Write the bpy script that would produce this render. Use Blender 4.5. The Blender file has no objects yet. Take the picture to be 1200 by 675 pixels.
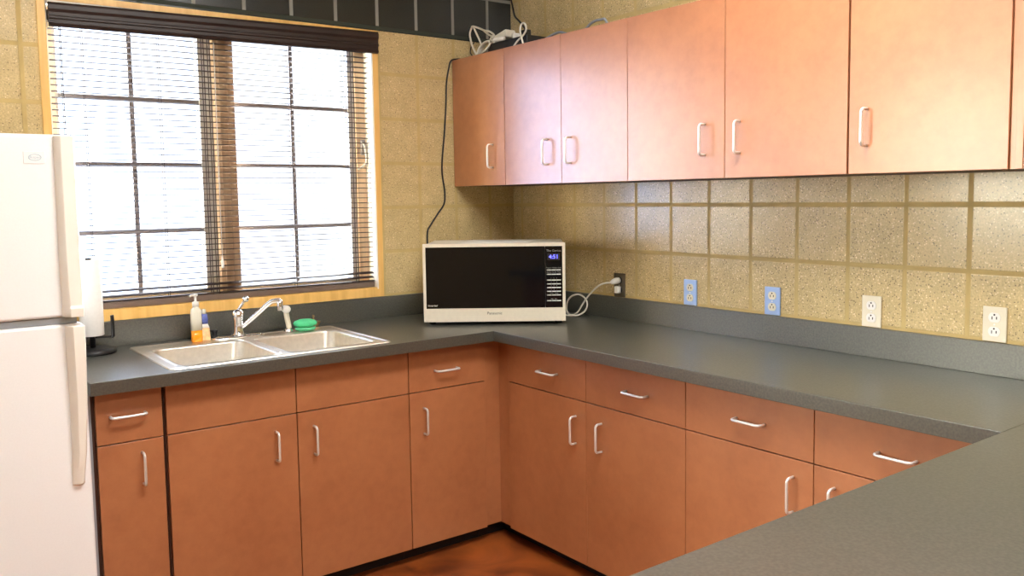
import bpy, bmesh, math, random
from mathutils import Vector, Matrix
random.seed(7)
PI = math.pi
scene = bpy.context.scene
COL = scene.collection

# ------------------------------------------------------------------ dimensions (metres)
XL, DEP, DEPX = 2.140, 0.687, 0.626          # worktop: left end, depth of the sink run, depth of the long run
FACE, FACEX = 0.624, 0.560                   # door faces of the two base runs
HT, TH = 0.914, 0.042
GZ, TOE = 0.6965, 0.066
SPT, SPH = 0.018, 0.0986
YP = 2.690                                   # inner edge of the peninsula
UB, UT, UD = 1.5177, 2.122, 0.360
ROOM_X, ROOM_Y, CEIL = -4.4, -6.0, 2.95
WX0, WX1, WZ0, WZ1 = -2.095, -0.789, 1.050, 2.196   # opening of window 1
VY0, VY1 = -1.10, -0.08                             # opening of window 2, unseen, added in the left wall for reflections

# ------------------------------------------------------------------ materials
def newmat(name):
    m = bpy.data.materials.new(name); m.use_nodes = True
    nt = m.node_tree
    return m, nt, nt.nodes['Principled BSDF']

def pmat(name, col, rough=0.5, metal=0.0, spec=0.5, coat=0.0, coatr=0.1, trans=0.0, noise=0.0, nscale=20, bump=0.0, emit=None, estr=0.0, ior=1.45):
    m, nt, b = newmat(name)
    b.inputs['Base Color'].default_value = (*col, 1)
    b.inputs['Roughness'].default_value = rough
    b.inputs['Metallic'].default_value = metal
    b.inputs['Specular IOR Level'].default_value = spec
    b.inputs['Coat Weight'].default_value = coat
    b.inputs['Coat Roughness'].default_value = coatr
    b.inputs['Transmission Weight'].default_value = trans
    b.inputs['IOR'].default_value = ior
    if emit:
        b.inputs['Emission Color'].default_value = (*emit, 1)
        b.inputs['Emission Strength'].default_value = estr
    if noise or bump:
        tc = nt.nodes.new('ShaderNodeTexCoord'); n = nt.nodes.new('ShaderNodeTexNoise')
        n.inputs['Scale'].default_value = nscale; n.inputs['Detail'].default_value = 5
        nt.links.new(tc.outputs['Object'], n.inputs['Vector'])
        if noise:
            r = nt.nodes.new('ShaderNodeMapRange'); r.inputs['From Min'].default_value = 0.3; r.inputs['From Max'].default_value = 0.7
            r.inputs['To Min'].default_value = 1 - noise; r.inputs['To Max'].default_value = 1 + noise
            nt.links.new(n.outputs['Fac'], r.inputs['Value'])
            mx = nt.nodes.new('ShaderNodeVectorMath'); mx.operation = 'SCALE'
            mx.inputs[0].default_value = col
            nt.links.new(r.outputs['Result'], mx.inputs['Scale'])
            nt.links.new(mx.outputs['Vector'], b.inputs['Base Color'])
        if bump:
            bp = nt.nodes.new('ShaderNodeBump'); bp.inputs['Strength'].default_value = bump; bp.inputs['Distance'].default_value = 0.002
            nt.links.new(n.outputs['Fac'], bp.inputs['Height']); nt.links.new(bp.outputs['Normal'], b.inputs['Normal'])
    return m

def block_mat(name, axis, off, base, dark_above=None):
    """ground-face concrete block: 8 inch squares, speckled aggregate, matte mortar"""
    m, nt, b = newmat(name)
    N = nt.nodes.new; Lk = nt.links.new
    tc = N('ShaderNodeTexCoord'); sp = N('ShaderNodeSeparateXYZ'); Lk(tc.outputs['Object'], sp.inputs[0])
    def mth(op, a, c=None, d=None):
        n = N('ShaderNodeMath'); n.operation = op
        for i, v in enumerate((a, c, d)):
            if v is None: continue
            if isinstance(v, (int, float)): n.inputs[i].default_value = v
            else: Lk(v, n.inputs[i])
        return n.outputs[0]
    P, W = 0.2032, 0.0088
    def joint(coord, o):
        f = mth('FRACT', mth('DIVIDE', mth('ADD', coord, o + P / 2), P))
        d = mth('MULTIPLY', mth('ABSOLUTE', mth('SUBTRACT', f, 0.5)), P)      # distance to the joint line
        mr = N('ShaderNodeMapRange'); mr.inputs['From Min'].default_value = W - 0.0025; mr.inputs['From Max'].default_value = W + 0.0005
        mr.inputs['To Min'].default_value = 1; mr.inputs['To Max'].default_value = 0
        Lk(d, mr.inputs['Value']); return mr.outputs[0]
    jn = mth('MAXIMUM', joint(sp.outputs[axis], off), joint(sp.outputs['Z'], -1.016))
    # coarse clouding, sand and stones
    n1 = N('ShaderNodeTexNoise'); n1.inputs['Scale'].default_value = 14; n1.inputs['Detail'].default_value = 4; Lk(tc.outputs['Object'], n1.inputs['Vector'])
    n2 = N('ShaderNodeTexNoise'); n2.inputs['Scale'].default_value = 170; n2.inputs['Detail'].default_value = 3; Lk(tc.outputs['Object'], n2.inputs['Vector'])
    v = N('ShaderNodeTexVoronoi'); v.inputs['Scale'].default_value = 150; Lk(tc.outputs['Object'], v.inputs['Vector'])
    core = N('ShaderNodeMapRange'); core.inputs['From Min'].default_value = 0.20; core.inputs['From Max'].default_value = 0.42; core.inputs['To Min'].default_value = 1; core.inputs['To Max'].default_value = 0; Lk(v.outputs['Distance'], core.inputs['Value'])
    vs = N('ShaderNodeSeparateColor'); Lk(v.outputs['Color'], vs.inputs[0])
    def ramp(fac, stops):
        r = N('ShaderNodeValToRGB'); e = r.color_ramp.elements
        e[0].position, e[0].color = stops[0][0], (*stops[0][1], 1); e[1].position, e[1].color = stops[1][0], (*stops[1][1], 1)
        for p, c in stops[2:]:
            x = e.new(p); x.color = (*c, 1)
        Lk(fac, r.inputs[0]); return r.outputs[0]
    k = lambda s: tuple(c * s for c in base)
    stone = ramp(vs.outputs[0], [(0.0, k(0.30)), (0.09, k(0.42)), (0.15, k(0.90)), (0.55, k(1.0)), (0.82, k(1.08)), (0.92, (min(1, base[0] * 1.5), min(1, base[1] * 1.6), min(1, base[2] * 2.0)))])
    sand = ramp(n2.outputs[0], [(0.3, (0.80, 0.79, 0.76)), (0.7, (1.16, 1.16, 1.18))])
    cloud = ramp(n1.outputs[0], [(0.3, (0.9, 0.9, 0.89)), (0.7, (1.08, 1.08, 1.08))])
    def mixm(a, c, fac=1.0, bt='MULTIPLY'):
        x = N('ShaderNodeMix'); x.data_type = 'RGBA'; x.blend_type = bt
        if isinstance(fac, (int, float)): x.inputs[0].default_value = fac
        else: Lk(fac, x.inputs[0])
        for i, s in ((6, a), (7, c)):
            if isinstance(s, tuple): x.inputs[i].default_value = (*s, 1)
            else: Lk(s, x.inputs[i])
        return x.outputs[2]
    c = mixm(mixm(mixm(base, stone, core.outputs[0], 'MIX'), sand), cloud)
    mortar = mixm(k(0.93)[:1] + (base[1] * 0.90, base[2] * 0.78), cloud)
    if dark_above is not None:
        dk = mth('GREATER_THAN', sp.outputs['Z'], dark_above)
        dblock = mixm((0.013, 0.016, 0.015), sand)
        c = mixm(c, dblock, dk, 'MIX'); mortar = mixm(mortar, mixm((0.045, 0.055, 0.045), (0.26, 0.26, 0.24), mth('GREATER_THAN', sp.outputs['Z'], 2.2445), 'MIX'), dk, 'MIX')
    c = mixm(c, mortar, jn, 'MIX')
    Lk(c, b.inputs['Base Color'])
    rr = mth('ADD', mth('MULTIPLY', jn, 0.42), mth('MULTIPLY_ADD', n2.outputs[0], 0.25, 0.28))
    Lk(rr, b.inputs['Roughness'])
    b.inputs['Specular IOR Level'].default_value = 0.22
    cw = mth('MULTIPLY', mth('SUBTRACT', 1.0, jn), 1.0); Lk(cw, b.inputs['Coat Weight'])
    b.inputs['Coat Roughness'].default_value = 0.20
    hg = mth('SUBTRACT', mth('MULTIPLY', n2.outputs[0], 0.22), mth('MULTIPLY', jn, 1.0))
    bp = N('ShaderNodeBump'); bp.inputs['Strength'].default_value = 0.55; bp.inputs['Distance'].default_value = 0.0022
    Lk(hg, bp.inputs['Height']); Lk(bp.outputs[0], b.inputs['Normal'])
    bp2 = N('ShaderNodeBump'); bp2.inputs['Strength'].default_value = 0.16; bp2.inputs['Distance'].default_value = 0.0014; Lk(hg, bp2.inputs['Height'])
    Lk(bp2.outputs[0], b.inputs['Coat Normal']); b.inputs['Coat IOR'].default_value = 1.38
    return m

def laminate_mat():
    m, nt, b = newmat('cherry_laminate')
    N = nt.nodes.new; Lk = nt.links.new
    tc = N('ShaderNodeTexCoord')
    n = N('ShaderNodeTexNoise'); n.inputs['Scale'].default_value = 26; n.inputs['Detail'].default_value = 6; n.inputs['Roughness'].default_value = 0.6
    Lk(tc.outputs['Object'], n.inputs['Vector'])
    n3 = N('ShaderNodeTexNoise'); n3.inputs['Scale'].default_value = 5; n3.inputs['Detail'].default_value = 3; Lk(tc.outputs['Object'], n3.inputs['Vector'])
    ad = N('ShaderNodeMath'); ad.operation = 'MULTIPLY_ADD'; Lk(n3.outputs[0], ad.inputs[0]); ad.inputs[1].default_value = 0.5; 
    hf = N('ShaderNodeMath'); hf.operation = 'MULTIPLY'; Lk(n.outputs[0], hf.inputs[0]); hf.inputs[1].default_value = 0.5
    Lk(hf.outputs[0], ad.inputs[2])
    r = N('ShaderNodeValToRGB'); e = r.color_ramp.elements
    e[0].position = 0.34; e[0].color = (0.36, 0.128, 0.048, 1); e[1].position = 0.64; e[1].color = (0.45, 0.176, 0.070, 1)
    Lk(ad.outputs[0], r.inputs[0]); Lk(r.outputs[0], b.inputs['Base Color'])
    b.inputs['Roughness'].default_value = 0.42
    b.inputs['Specular IOR Level'].default_value = 0.5
    b.inputs['Coat Weight'].default_value = 1.0; b.inputs['Coat Roughness'].default_value = 0.31; b.inputs['Coat IOR'].default_value = 1.62
    return m

def counter_mat():
    m, nt, b = newmat('charcoal_laminate')
    N = nt.nodes.new; Lk = nt.links.new
    tc = N('ShaderNodeTexCoord')
    n = N('ShaderNodeTexNoise'); n.inputs['Scale'].default_value = 160; n.inputs['Detail'].default_value = 2; Lk(tc.outputs['Object'], n.inputs['Vector'])
    n3 = N('ShaderNodeTexNoise'); n3.inputs['Scale'].default_value = 3; n3.inputs['Detail'].default_value = 4; Lk(tc.outputs['Object'], n3.inputs['Vector'])
    r = N('ShaderNodeValToRGB'); e = r.color_ramp.elements
    e[0].position = 0.35; e[0].color = (0.042, 0.044, 0.036, 1); e[1].position = 0.7; e[1].color = (0.084, 0.085, 0.068, 1)
    Lk(n.outputs[0], r.inputs[0]); Lk(r.outputs[0], b.inputs['Base Color'])
    mr = N('ShaderNodeMapRange'); mr.inputs['To Min'].default_value = 0.30; mr.inputs['To Max'].default_value = 0.34; Lk(n3.outputs[0], mr.inputs['Value'])
    Lk(mr.outputs[0], b.inputs['Roughness'])
    b.inputs['Specular IOR Level'].default_value = 1.0; b.inputs['IOR'].default_value = 1.6
    return m

def glass_mat():
    m = bpy.data.materials.new('window_glass'); m.use_nodes = True
    nt = m.node_tree; nt.nodes.clear()
    o = nt.nodes.new('ShaderNodeOutputMaterial'); t = nt.nodes.new('ShaderNodeBsdfTransparent'); g = nt.nodes.new('ShaderNodeBsdfGlossy')
    f = nt.nodes.new('ShaderNodeFresnel'); mx = nt.nodes.new('ShaderNodeMixShader')
    t.inputs[0].default_value = (0.97, 0.985, 0.99, 1); g.inputs['Roughness'].default_value = 0.02
    ge = nt.nodes.new('ShaderNodeNewGeometry'); sb = nt.nodes.new('ShaderNodeMath'); sb.operation = 'SUBTRACT'; sb.inputs[0].default_value = 1.0; ml = nt.nodes.new('ShaderNodeMath'); ml.operation = 'MULTIPLY'
    nt.links.new(ge.outputs['Backfacing'], sb.inputs[1]); nt.links.new(f.outputs[0], ml.inputs[0]); nt.links.new(sb.outputs[0], ml.inputs[1])
    nt.links.new(ml.outputs[0], mx.inputs[0]); nt.links.new(t.outputs[0], mx.inputs[1]); nt.links.new(g.outputs[0], mx.inputs[2]); nt.links.new(mx.outputs[0], o.inputs[0])
    return m

def floor_mat():
    m, nt, b = newmat('stained_concrete')
    N = nt.nodes.new; Lk = nt.links.new
    tc = N('ShaderNodeTexCoord')
    n = N('ShaderNodeTexNoise'); n.inputs['Scale'].default_value = 4.5; n.inputs['Detail'].default_value = 8; n.inputs['Distortion'].default_value = 1.2
    Lk(tc.outputs['Object'], n.inputs['Vector'])
    r = N('ShaderNodeValToRGB'); e = r.color_ramp.elements
    e[0].position = 0.3; e[0].color = (0.10, 0.022, 0.006, 1); e[1].position = 0.7; e[1].color = (0.34, 0.085, 0.018, 1)
    Lk(n.outputs[0], r.inputs[0]); Lk(r.outputs[0], b.inputs['Base Color'])
    b.inputs['Roughness'].default_value = 0.32
    return m

def wood_mat(name, a, c, rough=0.35):
    m, nt, b = newmat(name)
    N = nt.nodes.new; Lk = nt.links.new
    tc = N('ShaderNodeTexCoord'); mp = N('ShaderNodeMapping'); mp.inputs['Scale'].default_value = (40, 40, 3)
    n = N('ShaderNodeTexNoise'); n.inputs['Scale'].default_value = 1.0; n.inputs['Detail'].default_value = 5
    Lk(tc.outputs['Object'], mp.inputs[0]); Lk(mp.outputs[0], n.inputs['Vector'])
    r = N('ShaderNodeValToRGB'); e = r.color_ramp.elements
    e[0].position = 0.35; e[0].color = (*a, 1); e[1].position = 0.65; e[1].color = (*c, 1)
    Lk(n.outputs[0], r.inputs[0]); Lk(r.outputs[0], b.inputs['Base Color']); b.inputs['Roughness'].default_value = rough
    return m

TAN = (0.58, 0.45, 0.225)
M = dict(
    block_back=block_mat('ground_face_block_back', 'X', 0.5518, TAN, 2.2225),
    block_side=block_mat('ground_face_block_side', 'Y', 1.6995, TAN),
    laminate=laminate_mat(), counter=counter_mat(), glass=glass_mat(), floor=floor_mat(),
    ceiling=pmat('ceiling_tile', (0.78, 0.76, 0.70), 0.9, noise=0.06, nscale=90, bump=0.3),
    carcass=pmat('gap_shade_carcass', (0.075, 0.026, 0.012), 0.6, noise=0.1, nscale=30),  # shade of the door gaps put into the carcass colour
    rubber=pmat('black_rubber_base', (0.010, 0.010, 0.011), 0.45, noise=0.2, nscale=30),
    satin=pmat('satin_nickel', (0.86, 0.85, 0.83), 0.36, metal=0.55, noise=0.02, nscale=200),
    chrome=pmat('chrome', (0.80, 0.81, 0.83), 0.10, metal=1.0, noise=0.01, nscale=80),
    steel=pmat('brushed_stainless', (0.82, 0.78, 0.70), 0.36, metal=1.0, noise=0.06, nscale=60, bump=0.05),
    enamel=pmat('white_enamel', (0.90, 0.91, 0.92), 0.32, noise=0.015, nscale=200, coat=0.3, coatr=0.2),
    enamel_handle=pmat('cream_plastic', (0.88, 0.84, 0.76), 0.4, noise=0.01),
    gasket=pmat('grey_divider', (0.34, 0.37, 0.40), 0.35, metal=0.3, noise=0.02),
    emblem=pmat('pale_blue_emblem', (0.45, 0.58, 0.66), 0.4, noise=0.02),
    badge=pmat('badge_plate', (0.88, 0.89, 0.90), 0.35, noise=0.02),
    mw_body=pmat('cream_metal', (0.70, 0.66, 0.55), 0.38, noise=0.02, nscale=80),
    mw_trim=pmat('champagne_plastic', (0.72, 0.66, 0.54), 0.33, noise=0.03, nscale=60),
    mw_glass=pmat('black_door_glass', (0.004, 0.004, 0.005), 0.07, spec=0.32, noise=0.05),
    dark_text=pmat('dark_print', (0.06, 0.055, 0.05), 0.6, noise=0.02),
    light_text=pmat('light_print', (0.75, 0.74, 0.68), 0.5, noise=0.02),
    dim_text=pmat('grey_print', (0.30, 0.30, 0.28), 0.5, noise=0.02),
    display=pmat('display_blue', (0.01, 0.01, 0.08), 0.3, emit=(0.10, 0.10, 1.0), estr=3.0, noise=0.02),
    keys=pmat('white_keys', (0.78, 0.77, 0.72), 0.4, noise=0.02),
    black=pmat('black_plastic', (0.012, 0.012, 0.013), 0.35, noise=0.1),
    rail=pmat('taupe_rail', (0.17, 0.125, 0.10), 0.35, noise=0.1, nscale=12),
    blind=pmat('dark_walnut_slat', (0.024, 0.013, 0.011), 0.42, noise=0.25, nscale=12),
    cord_dark=pmat('dark_ladder_cord', (0.05, 0.035, 0.03), 0.8, noise=0.1),
    casing=wood_mat('honey_wood', (0.74, 0.44, 0.12), (0.86, 0.55, 0.18)),
    sash_wood=wood_mat('brown_wood', (0.70, 0.50, 0.32), (0.82, 0.62, 0.42)),
    sash_grey=pmat('grey_clad_frame', (0.62, 0.60, 0.56), 0.5, noise=0.04),
    jamb=pmat('pale_jamb', (0.88, 0.86, 0.80), 0.6, noise=0.03),
    muntin=pmat('flare_pale_muntin', (0.36, 0.33, 0.33), 0.5, noise=0.05),  # window flare put into the colour as a paler grey
    paper=pmat('paper_towel', (0.90, 0.88, 0.84), 0.9, noise=0.02, nscale=120, bump=0.4),
    sheet=pmat('paper_sheet', (0.80, 0.78, 0.72), 0.45, noise=0.02),
    soap=pmat('orange_soap', (0.95, 0.33, 0.015), 0.12, noise=0.02),
    clear=pmat('clear_plastic', (0.95, 0.92, 0.78), 0.15, trans=0.25, noise=0.02, ior=1.3),
    cream=pmat('ivory_plastic', (0.76, 0.70, 0.55), 0.35, noise=0.02),
    white=pmat('white_plastic', (0.85, 0.83, 0.78), 0.35, noise=0.02),
    blue=pmat('blue_label', (0.12, 0.16, 0.50), 0.4, noise=0.3, nscale=90),
    peach=pmat('peach_label', (0.92, 0.55, 0.26), 0.4, noise=0.25, nscale=80),
    green=pmat('green_scrubber', (0.09, 0.66, 0.30), 0.55, noise=0.1, nscale=60, bump=0.5),
    green_clear=pmat('pale_green_plastic', (0.12, 0.60, 0.30), 0.3, noise=0.05),
    brass=pmat('aged_brass', (0.42, 0.33, 0.18), 0.35, metal=0.9, noise=0.15),
    sheen_steel=pmat('blue_reflection_steel', (0.36, 0.50, 0.78), 0.33, metal=0.35, noise=0.05),  # stainless plate, its bluish reflected light put into the base colour
    darksteel=pmat('dark_steel_plate', (0.22, 0.19, 0.15), 0.30, metal=0.9, noise=0.1),
    slot=pmat('dark_slot', (0.04, 0.03, 0.03), 0.7, noise=0.05),
    cable_white=pmat('white_cable', (0.74, 0.70, 0.60), 0.45, noise=0.03),
    cable_black=pmat('black_cable', (0.015, 0.014, 0.014), 0.5, noise=0.05),
    cable_grey=pmat('grey_cable', (0.26, 0.27, 0.29), 0.5, noise=0.05),
    lamp=pmat('lamp_diffuser', (0.9, 0.9, 0.88), 0.5, emit=(1.0, 0.985, 0.95), estr=18, noise=0.01),
    lamp_frame=pmat('lamp_frame', (0.8, 0.8, 0.78), 0.5, noise=0.02),
)

# ------------------------------------------------------------------ mesh helpers
def obj(name, bm, mat, parent=None, smooth=False, loc=None, bevel=0.0, seg=2):
    me = bpy.data.meshes.new(name)
    bmesh.ops.recalc_face_normals(bm, faces=bm.faces)
    bm.to_mesh(me); bm.free()
    if smooth:
        for p in me.polygons: p.use_smooth = True
    me.materials.append(M[mat] if isinstance(mat, str) else mat)
    o = bpy.data.objects.new(name, me); COL.objects.link(o)
    if parent: o.parent = parent
    if loc: o.location = loc
    if bevel:
        b = o.modifiers.new('bevel', 'BEVEL'); b.width = bevel; b.segments = seg; b.limit_method = 'ANGLE'; b.angle_limit = math.radians(40)
        for p in me.polygons: p.use_smooth = True
        w = o.modifiers.new('wn', 'WEIGHTED_NORMAL'); w.keep_sharp = False
    return o

def tag(o, label, cat, group=None):
    o['label'] = label; o['category'] = cat
    if group: o['group'] = group
    return o

def thing(name, label, cat, loc=(0, 0, 0), rz=0.0, group=None):
    o = bpy.data.objects.new(name, None); COL.objects.link(o)
    o.location = loc; o.rotation_euler = (0, 0, rz); o.empty_display_size = 0.05
    return tag(o, label, cat, group)

def struct(o, label=None):
    o['kind'] = 'structure'
    if label: o['label'] = label
    return o

def box(bm, x0, x1, y0, y1, z0, z1):
    vs = [bm.verts.new((x, y, z)) for z in (z0, z1) for y in (y0, y1) for x in (x0, x1)]
    for f in ((0, 2, 3, 1), (4, 5, 7, 6), (0, 1, 5, 4), (2, 6, 7, 3), (0, 4, 6, 2), (1, 3, 7, 5)):
        bm.faces.new([vs[i] for i in f])
    return vs

def boxbm(*a):
    bm = bmesh.new(); box(bm, *a); return bm

def catmull(pts, n=6, closed=False):
    P = [Vector(p) for p in pts]; out = []
    m = len(P)
    rng = range(m) if closed else range(m - 1)
    for i in rng:
        if closed: a, b, c, d = P[(i - 1) % m], P[i], P[(i + 1) % m], P[(i + 2) % m]
        else: a, b, c, d = P[max(i - 1, 0)], P[i], P[i + 1], P[min(i + 2, m - 1)]
        for k in range(n):
            t = k / n
            out.append(0.5 * ((2 * b) + (c - a) * t + (2 * a - 5 * b + 4 * c - d) * t * t + (3 * b - a - 3 * c + d) * t ** 3))
    if not closed: out.append(P[-1])
    return out

def tube(bm, pts, r, segs=8, closed=False, radii=None, squash=None):
    P = [Vector(p) for p in pts]; n = len(P); rings = []
    up = None
    for i in range(n):
        if closed: t = (P[(i + 1) % n] - P[i - 1])
        else: t = P[min(i + 1, n - 1)] - P[max(i - 1, 0)]
        t = t.normalized() if t.length > 1e-9 else Vector((0, 0, 1))
        if up is None:
            a = Vector((0, 0, 1)) if abs(t.z) < 0.9 else Vector((1, 0, 0))
            up = (a - t * a.dot(t)).normalized()
        else:
            up = (up - t * up.dot(t)); up = up.normalized() if up.length > 1e-6 else Vector((1, 0, 0))
        s = t.cross(up); rr = radii[i] if radii else r
        sq = squash or 1.0
        rings.append([bm.verts.new(P[i] + (up * math.cos(2 * PI * k / segs) + s * math.sin(2 * PI * k / segs) * sq) * rr) for k in range(segs)])
    for i in range(n if closed else n - 1):
        A, B = rings[i], rings[(i + 1) % n]
        for k in range(segs):
            bm.faces.new((A[k], A[(k + 1) % segs], B[(k + 1) % segs], B[k]))
    if not closed:
        bm.faces.new(rings[0][::-1]); bm.faces.new(rings[-1])

def lathe(bm, prof, cx=0, cy=0, segs=28, sx=1.0, sy=1.0):
    rings = []
    for r, z in prof:
        if r <= 1e-6: rings.append([bm.verts.new((cx, cy, z))])
        else: rings.append([bm.verts.new((cx + sx * r * math.cos(2 * PI * k / segs), cy + sy * r * math.sin(2 * PI * k / segs), z)) for k in range(segs)])
    for A, B in zip(rings, rings[1:]):
        for k in range(segs):
            a, b = A[k % len(A)], A[(k + 1) % len(A)]; c, d = B[(k + 1) % len(B)], B[k % len(B)]
            if len(A) == 1 and len(B) == 1: continue
            if len(A) == 1: bm.faces.new((a, c, d))
            elif len(B) == 1: bm.faces.new((a, b, c))
            else: bm.faces.new((a, b, c, d))
    if len(rings[0]) > 1: bm.faces.new(rings[0][::-1])
    if len(rings[-1]) > 1: bm.faces.new(rings[-1])

def slab(us, vs, keep, w0, w1, mp):
    """prism over the kept cells of a grid; mp maps (u, v, w) to a point"""
    bm = bmesh.new(); V = {}
    def vt(i, j, k):
        if (i, j, k) not in V: V[(i, j, k)] = bm.verts.new(mp(us[i], vs[j], (w0, w1)[k]))
        return V[(i, j, k)]
    nu, nv = len(us) - 1, len(vs) - 1
    K = lambda i, j: 0 <= i < nu and 0 <= j < nv and keep((us[i] + us[i + 1]) / 2, (vs[j] + vs[j + 1]) / 2)
    for i in range(nu):
        for j in range(nv):
            if not K(i, j): continue
            for k in (0, 1): bm.faces.new([vt(i, j, k), vt(i + 1, j, k), vt(i + 1, j + 1, k), vt(i, j + 1, k)])
            for (a, b, di, dj) in (((i, j), (i + 1, j), 0, -1), ((i + 1, j), (i + 1, j + 1), 1, 0), ((i + 1, j + 1), (i, j + 1), 0, 1), ((i, j + 1), (i, j), -1, 0)):
                if not K(i + di, j + dj): bm.faces.new([vt(*a, 0), vt(*b, 0), vt(*b, 1), vt(*a, 1)])
    bmesh.ops.dissolve_limit(bm, angle_limit=0.01, verts=bm.verts[:], edges=bm.edges[:])
    return bm

def rr_loop(bm, x0, x1, y0, y1, r, z, n=6):
    out = []
    for cx, cy, a0 in ((x1 - r, y1 - r, 0), (x0 + r, y1 - r, PI / 2), (x0 + r, y0 + r, PI), (x1 - r, y0 + r, 1.5 * PI)):
        for k in range(n + 1):
            a = a0 + PI / 2 * k / n
            out.append(bm.verts.new((cx + r * math.cos(a), cy + r * math.sin(a), z)))
    return out

def bridge(bm, A, B):
    n = len(A)
    for k in range(n): bm.faces.new((A[k], A[(k + 1) % n], B[(k + 1) % n], B[k]))

def text(body, size, mat, parent, loc, rot=(PI / 2, 0, 0), depth=0.0004, sx=1.0, name='lettering', align='CENTER'):
    c = bpy.data.curves.new(name, 'FONT'); c.body = body; c.size = size; c.extrude = depth
    c.align_x = align; c.align_y = 'CENTER'
    o = bpy.data.objects.new(name, c); COL.objects.link(o); o.parent = parent
    o.location = loc; o.rotation_euler = rot; o.scale = (sx, 1, 1)
    c.materials.append(M[mat])
    bpy.context.view_layer.update()
    me = bpy.data.meshes.new_from_object(o.evaluated_get(bpy.context.evaluated_depsgraph_get()))
    q = bpy.data.objects.new(name, me); COL.objects.link(q); q.parent = parent
    q.location = loc; q.rotation_euler = rot; q.scale = (sx, 1, 1)
    bpy.data.objects.remove(o); bpy.data.curves.remove(c)
    return q

# ------------------------------------------------------------------ room shell
struct(obj('floor', boxbm(ROOM_X - .2, 0.2, ROOM_Y - .2, 0.2, -0.1, 0.0), 'floor'))
struct(obj('ceiling', boxbm(ROOM_X - .2, 0.2, ROOM_Y - .2, 0.2, CEIL, CEIL + 0.1), 'ceiling'))
def in_open(x, z):
    return (WZ0 < z < WZ1) and (WX0 < x < WX1)
bm = slab([ROOM_X - .2, WX0, WX1, 0.0], [0.0, WZ0, WZ1, CEIL], lambda x, z: not in_open(x, z), 0.0, 0.2, lambda u, v, w: (u, w, v))
struct(obj('wall_back', bm, 'block_back'))
struct(obj('wall_right', boxbm(0.0, 0.2, ROOM_Y - .2, 0.2, 0.0, CEIL), 'block_side'))
bm = slab([ROOM_Y - .2, VY0, VY1, 0.0], [0.0, WZ0, WZ1, CEIL], lambda y, z: not (VY0 < y < VY1 and WZ0 < z < WZ1), ROOM_X - .2, ROOM_X, lambda u, v, w: (w, u, v))
struct(obj('wall_left', bm, 'block_side'))
struct(obj('wall_front', boxbm(ROOM_X, 0.0, ROOM_Y - .2, ROOM_Y, 0.0, CEIL), 'block_back'))

struct(obj('sky_blocker', boxbm(-2.72, -2.52, 0.2, 0.78, 0.0, CEIL), 'block_side'))   # added out of view, keeps the bright sky band out of window 1

# ------------------------------------------------------------------ windows
def make_window(name, x0, x1, z0, z1, crank):
    w = bpy.data.objects.new(name, None); COL.objects.link(w); w.location = ((x0 + x1) / 2, 0, z0); struct(w)
    ox, oz = (x0 + x1) / 2, z0
    def P(pname, boxes, mat, parent=None, bevel=0.0):
        b = bmesh.new()
        for q in boxes: box(b, q[0] - ox, q[1] - ox, q[2], q[3], q[4] - oz, q[5] - oz)
        return obj(pname, b, mat, parent or w, bevel=bevel)
    cw = 0.0265
    # casing on the wall face: head, two sides, apron
    P('casing', [(x0 - cw, x1 + cw, -0.012, -0.0005, z1, z1 + 0.0235), (x0 - cw, x0, -0.012, -0.0005, 1.0145, z1), (x1, x1 + cw, -0.012, -0.0005, 1.0145, z1), (x0, x1, -0.012, -0.0005, 1.0145, z0)], 'casing')
    P('window_jamb', [(x0, x0 + 0.006, 0.002, 0.19, z0, z1), (x1 - 0.006, x1, -0.010, 0.19, z0, z1), (x0 + .006, x1 - .006, -0.010, 0.19, z1 - 0.006, z1)], 'jamb')
    P('window_sill', [(x0 + .006, x1 - .006, -0.010, 0.19, z0, z0 + 0.008)], 'casing')
    xm0, xm1 = (x0 + 0.612, x0 + 0.694) if crank else ((x0 + x1) / 2 - 0.041, (x0 + x1) / 2 + 0.041)
    P('mullion', [(xm0, xm1, 0.055, 0.16, z0 + 0.008, z1 - 0.006), (xm0 + .018, xm0 + .030, 0.048, 0.056, z0 + .008, z1 - .006), (xm0 + .052, xm0 + .064, 0.048, 0.056, z0 + .008, z1 - .006)], 'sash_wood')
    zt, zb = z1 - 0.006, z0 + 0.008
    for (a, b, fl, fr) in ((x0 + 0.006, xm0, 0.024, 0.0), (xm1, x1 - 0.006, 0.0, 0.045)):
        ga, gb = a + fl + (0.012 if fl else 0.0), b - fr - (0.030 if fr else 0.052)
        if fl: P('stop_strip', [(a, a + fl, 0.07, 0.15, zb, zt)], 'sash_wood')
        if fr: P('stop_strip', [(b - fr, b, 0.07, 0.15, zb, zt)], 'sash_wood')
        A, B = a + fl, b - fr
        s = P('sash', [(A, ga, 0.085, 0.135, zb, zt), (gb, B, 0.085, 0.135, zb, zt), (ga, gb, 0.085, 0.135, zb, zb + 0.045), (ga, gb, 0.085, 0.135, zt - 0.05, zt)] if ga > A + 1e-6 else
              [(gb, B, 0.085, 0.135, zb, zt), (A, gb, 0.085, 0.135, zb, zb + 0.045), (A, gb, 0.085, 0.135, zt - 0.05, zt)], 'sash_grey')
        gz0, gz1 = zb + 0.045, zt - 0.05
        P('glass_pane', [(ga, gb, 0.108, 0.112, gz0, gz1)], 'glass', s)
        xc = (ga + gb) / 2
        mb = [(xc - 0.0085, xc + 0.0085, 0.092, 0.107, gz0, gz1)]
        for hz in (1.348, 1.612, 1.868): 
            mb.append((ga, xc - 0.0085, 0.092, 0.107, hz - 0.009, hz + 0.009)); mb.append((xc + 0.0085, gb, 0.092, 0.107, hz - 0.009, hz + 0.009))
        P('muntin', mb, 'muntin', s)
        if crank:   # folding lock lever on the sash stile
            hx = (a + b) / 2 - ox
    return w
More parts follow.
